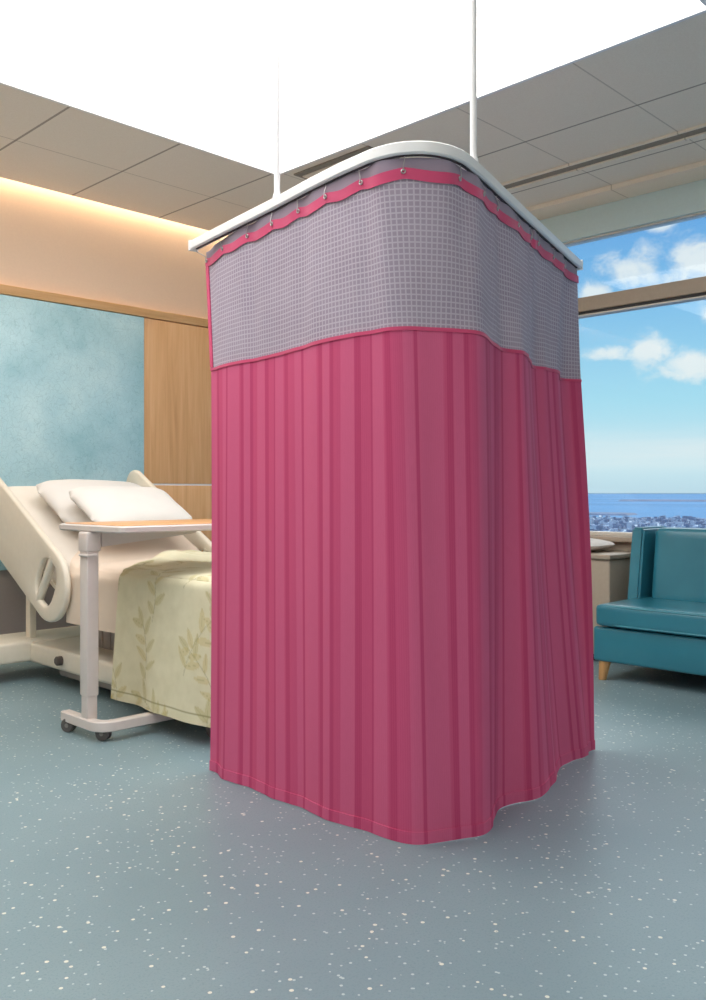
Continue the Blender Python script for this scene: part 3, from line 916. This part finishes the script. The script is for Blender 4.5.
def raked(x0b, x0t, x1, y0, y1, z0, z1, r=.02, seg=3):
    bm = bmesh.new()
    vs = [bm.verts.new(c_) for c_ in ((x0b, y0, z0), (x1, y0, z0), (x1, y1, z0), (x0b, y1, z0), (x0t, y0, z1), (x1 + .03, y0, z1), (x1 + .03, y1, z1), (x0t, y1, z1))]
    for f in ((3, 2, 1, 0), (4, 5, 6, 7), (0, 1, 5, 4), (1, 2, 6, 5), (2, 3, 7, 6), (3, 0, 4, 7)): bm.faces.new([vs[i] for i in f])
    bmesh.ops.bevel(bm, geom=bm.edges[:], offset=r, segments=seg, affect='EDGES')
    return bm
for y0, y1 in ((SY1 - .085, SY1), (SY0, SY0 + .085)):
    link('wing', raked(5.34, 5.43, 5.76, y0, y1, .331, .925, .014), 'teal', so)
link('backrest', raked(5.56, 5.64, 5.76, SY0 + .09, SY1 - .09, .331, .895, .03), 'teal', so)
bm = cushion(5.43, 5.60, SY0 + .12, SY1 - .125, .44, .925, .035, .0)
for v in bm.verts: v.co.x += (v.co.z - .475) * .14
link('back_cushion', bm, 'teal', so)
for x, y, dx, dy in ((5.0, SY1 - .045, -.01, .012), (5.68, SY1 - .07, .02, .012), (5.0, SY0 + .07, -.01, -.012), (5.68, SY0 + .07, .02, -.012)):
    bm = bmesh.new(); tube(bm, [(x + dx, y + dy, 0), (x + dx, y + dy, .004), (x, y, .118)], [.022, .024, .037], 18)
    link('leg', bm, 'wood_leg', so, 30)

# ------------------------------------------------------------------ window bench with a cushion
be = root('window_bench', (5.66, 4.2, 0), 'taupe window bench cabinet left of the teal sofa', 'bench')
link('cabinet', bxm(5.47, XW - .022, 2.97, 5.6, .05, .70, .012, 3), 'wall_taupe', be)
link('plinth', bxm(5.52, XW - .024, 3.0, 5.57, 0, .049, .003), 'frame_dark', be)
link('bench_top', bxm(5.45, XW - .0215, 2.955, 5.61, .701, .735, .008, 3), 'frame', be)
bp_ = place_pillow(.62, .38, .09, (5.665, 3.40, .784), (0, 0, PI / 2), 'white cushion lying on the taupe window bench', 12)
bp_.name = 'cushion'; bp_['category'] = 'cushion'

# ------------------------------------------------------------------ outdoors
bm = bmesh.new()
for r in range(1):
    vs = [bm.verts.new(c_) for c_ in ((40, -60000, -80), (80000, -60000, -80), (80000, 90000, -80), (40, 90000, -80))]; bm.faces.new(vs)
sea = link('sea', bm, 'sea'); sea['kind'] = 'structure'
def land(name, pts, z=-78.5, h=6, m_='land', seed=1):
    bm = bmesh.new(); rg = random.Random(seed)
    lo_ = [bm.verts.new((x, y, -80)) for x, y in pts]; cx_ = sum(p_[0] for p_ in pts) / len(pts); cy_ = sum(p_[1] for p_ in pts) / len(pts)
    hi = [bm.verts.new((cx_ + (x - cx_) * .93, cy_ + (y - cy_) * .93, -80 + h * rg.uniform(.6, 1.2))) for x, y in pts]
    n_ = len(pts)
    for k_ in range(n_): bm.faces.new((lo_[k_], lo_[(k_ + 1) % n_], hi[(k_ + 1) % n_], hi[k_]))
    bm.faces.new(hi)
    o_ = link(name, bm, m_); o_['kind'] = 'structure'; return o_
def polar(r, az): a = math.radians(az); return (r * math.cos(a), r * math.sin(a))
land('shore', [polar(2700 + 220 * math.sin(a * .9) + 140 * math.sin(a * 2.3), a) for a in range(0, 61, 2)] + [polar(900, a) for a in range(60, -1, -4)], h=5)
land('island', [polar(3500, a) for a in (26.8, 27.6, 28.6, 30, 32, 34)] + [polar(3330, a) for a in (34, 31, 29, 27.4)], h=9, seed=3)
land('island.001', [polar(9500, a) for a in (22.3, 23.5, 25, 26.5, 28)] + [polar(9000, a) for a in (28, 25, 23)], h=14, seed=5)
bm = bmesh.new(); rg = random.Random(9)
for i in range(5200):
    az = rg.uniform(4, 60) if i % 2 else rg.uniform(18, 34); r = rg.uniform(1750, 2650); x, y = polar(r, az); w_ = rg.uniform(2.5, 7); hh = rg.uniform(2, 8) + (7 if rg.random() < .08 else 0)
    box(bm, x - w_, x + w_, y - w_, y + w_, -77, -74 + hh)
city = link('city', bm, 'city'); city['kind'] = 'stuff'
tag(city, 'hazy blue coastal town seen far off through the window', 'city')

# ------------------------------------------------------------------ lights
def area(name, loc, rot, sx, sy, power, col):
    L_ = bpy.data.lights.new(name, 'AREA'); L_.shape = 'RECTANGLE'; L_.size = sx; L_.size_y = sy
    L_.energy = power; L_.color = col
    o_ = bpy.data.objects.new(name, L_); COL.objects.link(o_); o_.location = loc; o_.rotation_euler = rot
    return o_
area('cove_led', ((XB + XW) / 2, 5.985, ZC + .19), (0, 0, 0), 8.0, .03, 30, (1.0, .86, .66))

sun = bpy.data.lights.new('sun', 'SUN'); sun.energy = 1.6; sun.angle = .01; sun.color = (1, .98, .95)
sn = bpy.data.objects.new('sun', sun); COL.objects.link(sn); sn.location = (-20, 0, 30); sn.rotation_euler = (0, math.radians(-42), math.radians(25))

# ------------------------------------------------------------------ sky
wd = bpy.data.worlds.new('sky'); S.world = wd; wd.use_nodes = True
t = NT(wd)
dirv = t.n('ShaderNodeTexCoord').outputs['Generated']
nrm = t.n('ShaderNodeVectorMath', operation='NORMALIZE'); t.l(dirv, nrm.inputs[0]); dv = nrm.outputs[0]
sx, sy, sz = t.sep(dv)
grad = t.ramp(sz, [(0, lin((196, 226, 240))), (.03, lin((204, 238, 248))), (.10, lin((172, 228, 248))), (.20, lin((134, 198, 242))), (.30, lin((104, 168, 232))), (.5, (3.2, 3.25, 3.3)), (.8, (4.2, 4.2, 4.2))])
el = t.math('MULTIPLY', t.math('ARCSINE', sz), 180 / PI)
az = t.math('MULTIPLY', t.math('ARCTAN2', sy, sx), 180 / PI)
def gauss(v, c_, w_):
    d_ = t.math('DIVIDE', t.math('SUBTRACT', v, c_), w_)
    return t.math('POWER', 2.718, t.math('MULTIPLY', t.math('MULTIPLY', d_, d_), -1.0))
def blob(a, e, wa, we): return t.math('MULTIPLY', gauss(az, a, wa), gauss(el, e, we))
blobs = [(23.4, 13.4, 3.0, 2.0), (26.9, 13.6, 2.2, 1.5), (29.3, 12.2, 1.2, 1.0), (25.5, 16.2, 1.3, .8), (23.6, 7.9, 2.4, 1.25), (25.9, 8.7, 1.7, 1.2), (28.4, 8.6, 1.7, .6), (22.4, 10.6, 1.2, .6), (27, 16.8, 1.0, .6),
         (12, 10, 6, 2.5), (40, 11, 6, 2), (2, 16, 6, 3), (52, 9, 6, 2)]
acc = None
for bb in blobs:
    g_ = blob(*bb); acc = g_ if acc is None else t.math('MAXIMUM', acc, g_)
nz = t.noise(t.mapping(dv, (1, 1, 1.5)), 26, 7, .62, .3)
dens = t.math('ADD', acc, t.math('MULTIPLY', t.math('SUBTRACT', nz, .5), 1.9))
cm = t.n('ShaderNodeMapRange', interpolation_type='SMOOTHSTEP'); t.l(dens, cm.inputs[0])
cm.inputs[1].default_value = .30; cm.inputs[2].default_value = 1.0
# thin haze streaks low down
hz = t.math('MULTIPLY', gauss(el, 2.6, 1.2), t.noise(t.mapping(dv, (3, 3, 40)), 2, 4))
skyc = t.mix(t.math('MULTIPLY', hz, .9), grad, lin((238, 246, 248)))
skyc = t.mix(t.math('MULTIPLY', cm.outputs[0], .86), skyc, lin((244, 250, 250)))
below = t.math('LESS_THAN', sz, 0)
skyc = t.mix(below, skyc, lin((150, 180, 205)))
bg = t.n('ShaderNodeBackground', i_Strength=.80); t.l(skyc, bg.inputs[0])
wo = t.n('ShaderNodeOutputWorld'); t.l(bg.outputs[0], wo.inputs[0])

# ------------------------------------------------------------------ camera and view
cam = bpy.data.cameras.new('camera'); co = bpy.data.objects.new('camera', cam); COL.objects.link(co)
co.location = (0, 0, 1.15); co.rotation_euler = (PI / 2, 0, math.radians(44.58 - 90))
cam.sensor_fit = 'HORIZONTAL'; cam.sensor_width = 36; cam.lens = 890 / 706 * 36
cam.shift_y = -7 / 706; cam.clip_start = .05; cam.clip_end = 200000
S.camera = co
S.view_settings.view_transform = 'Standard'; S.view_settings.look = 'None'
S.view_settings.gamma = 1; S.view_settings.use_curve_mapping = False
S.view_settings.exposure = 0.30
S.cycles.max_bounces = 10; S.cycles.diffuse_bounces = 6; S.cycles.transparent_max_bounces = 12
S.cycles.use_denoising = True
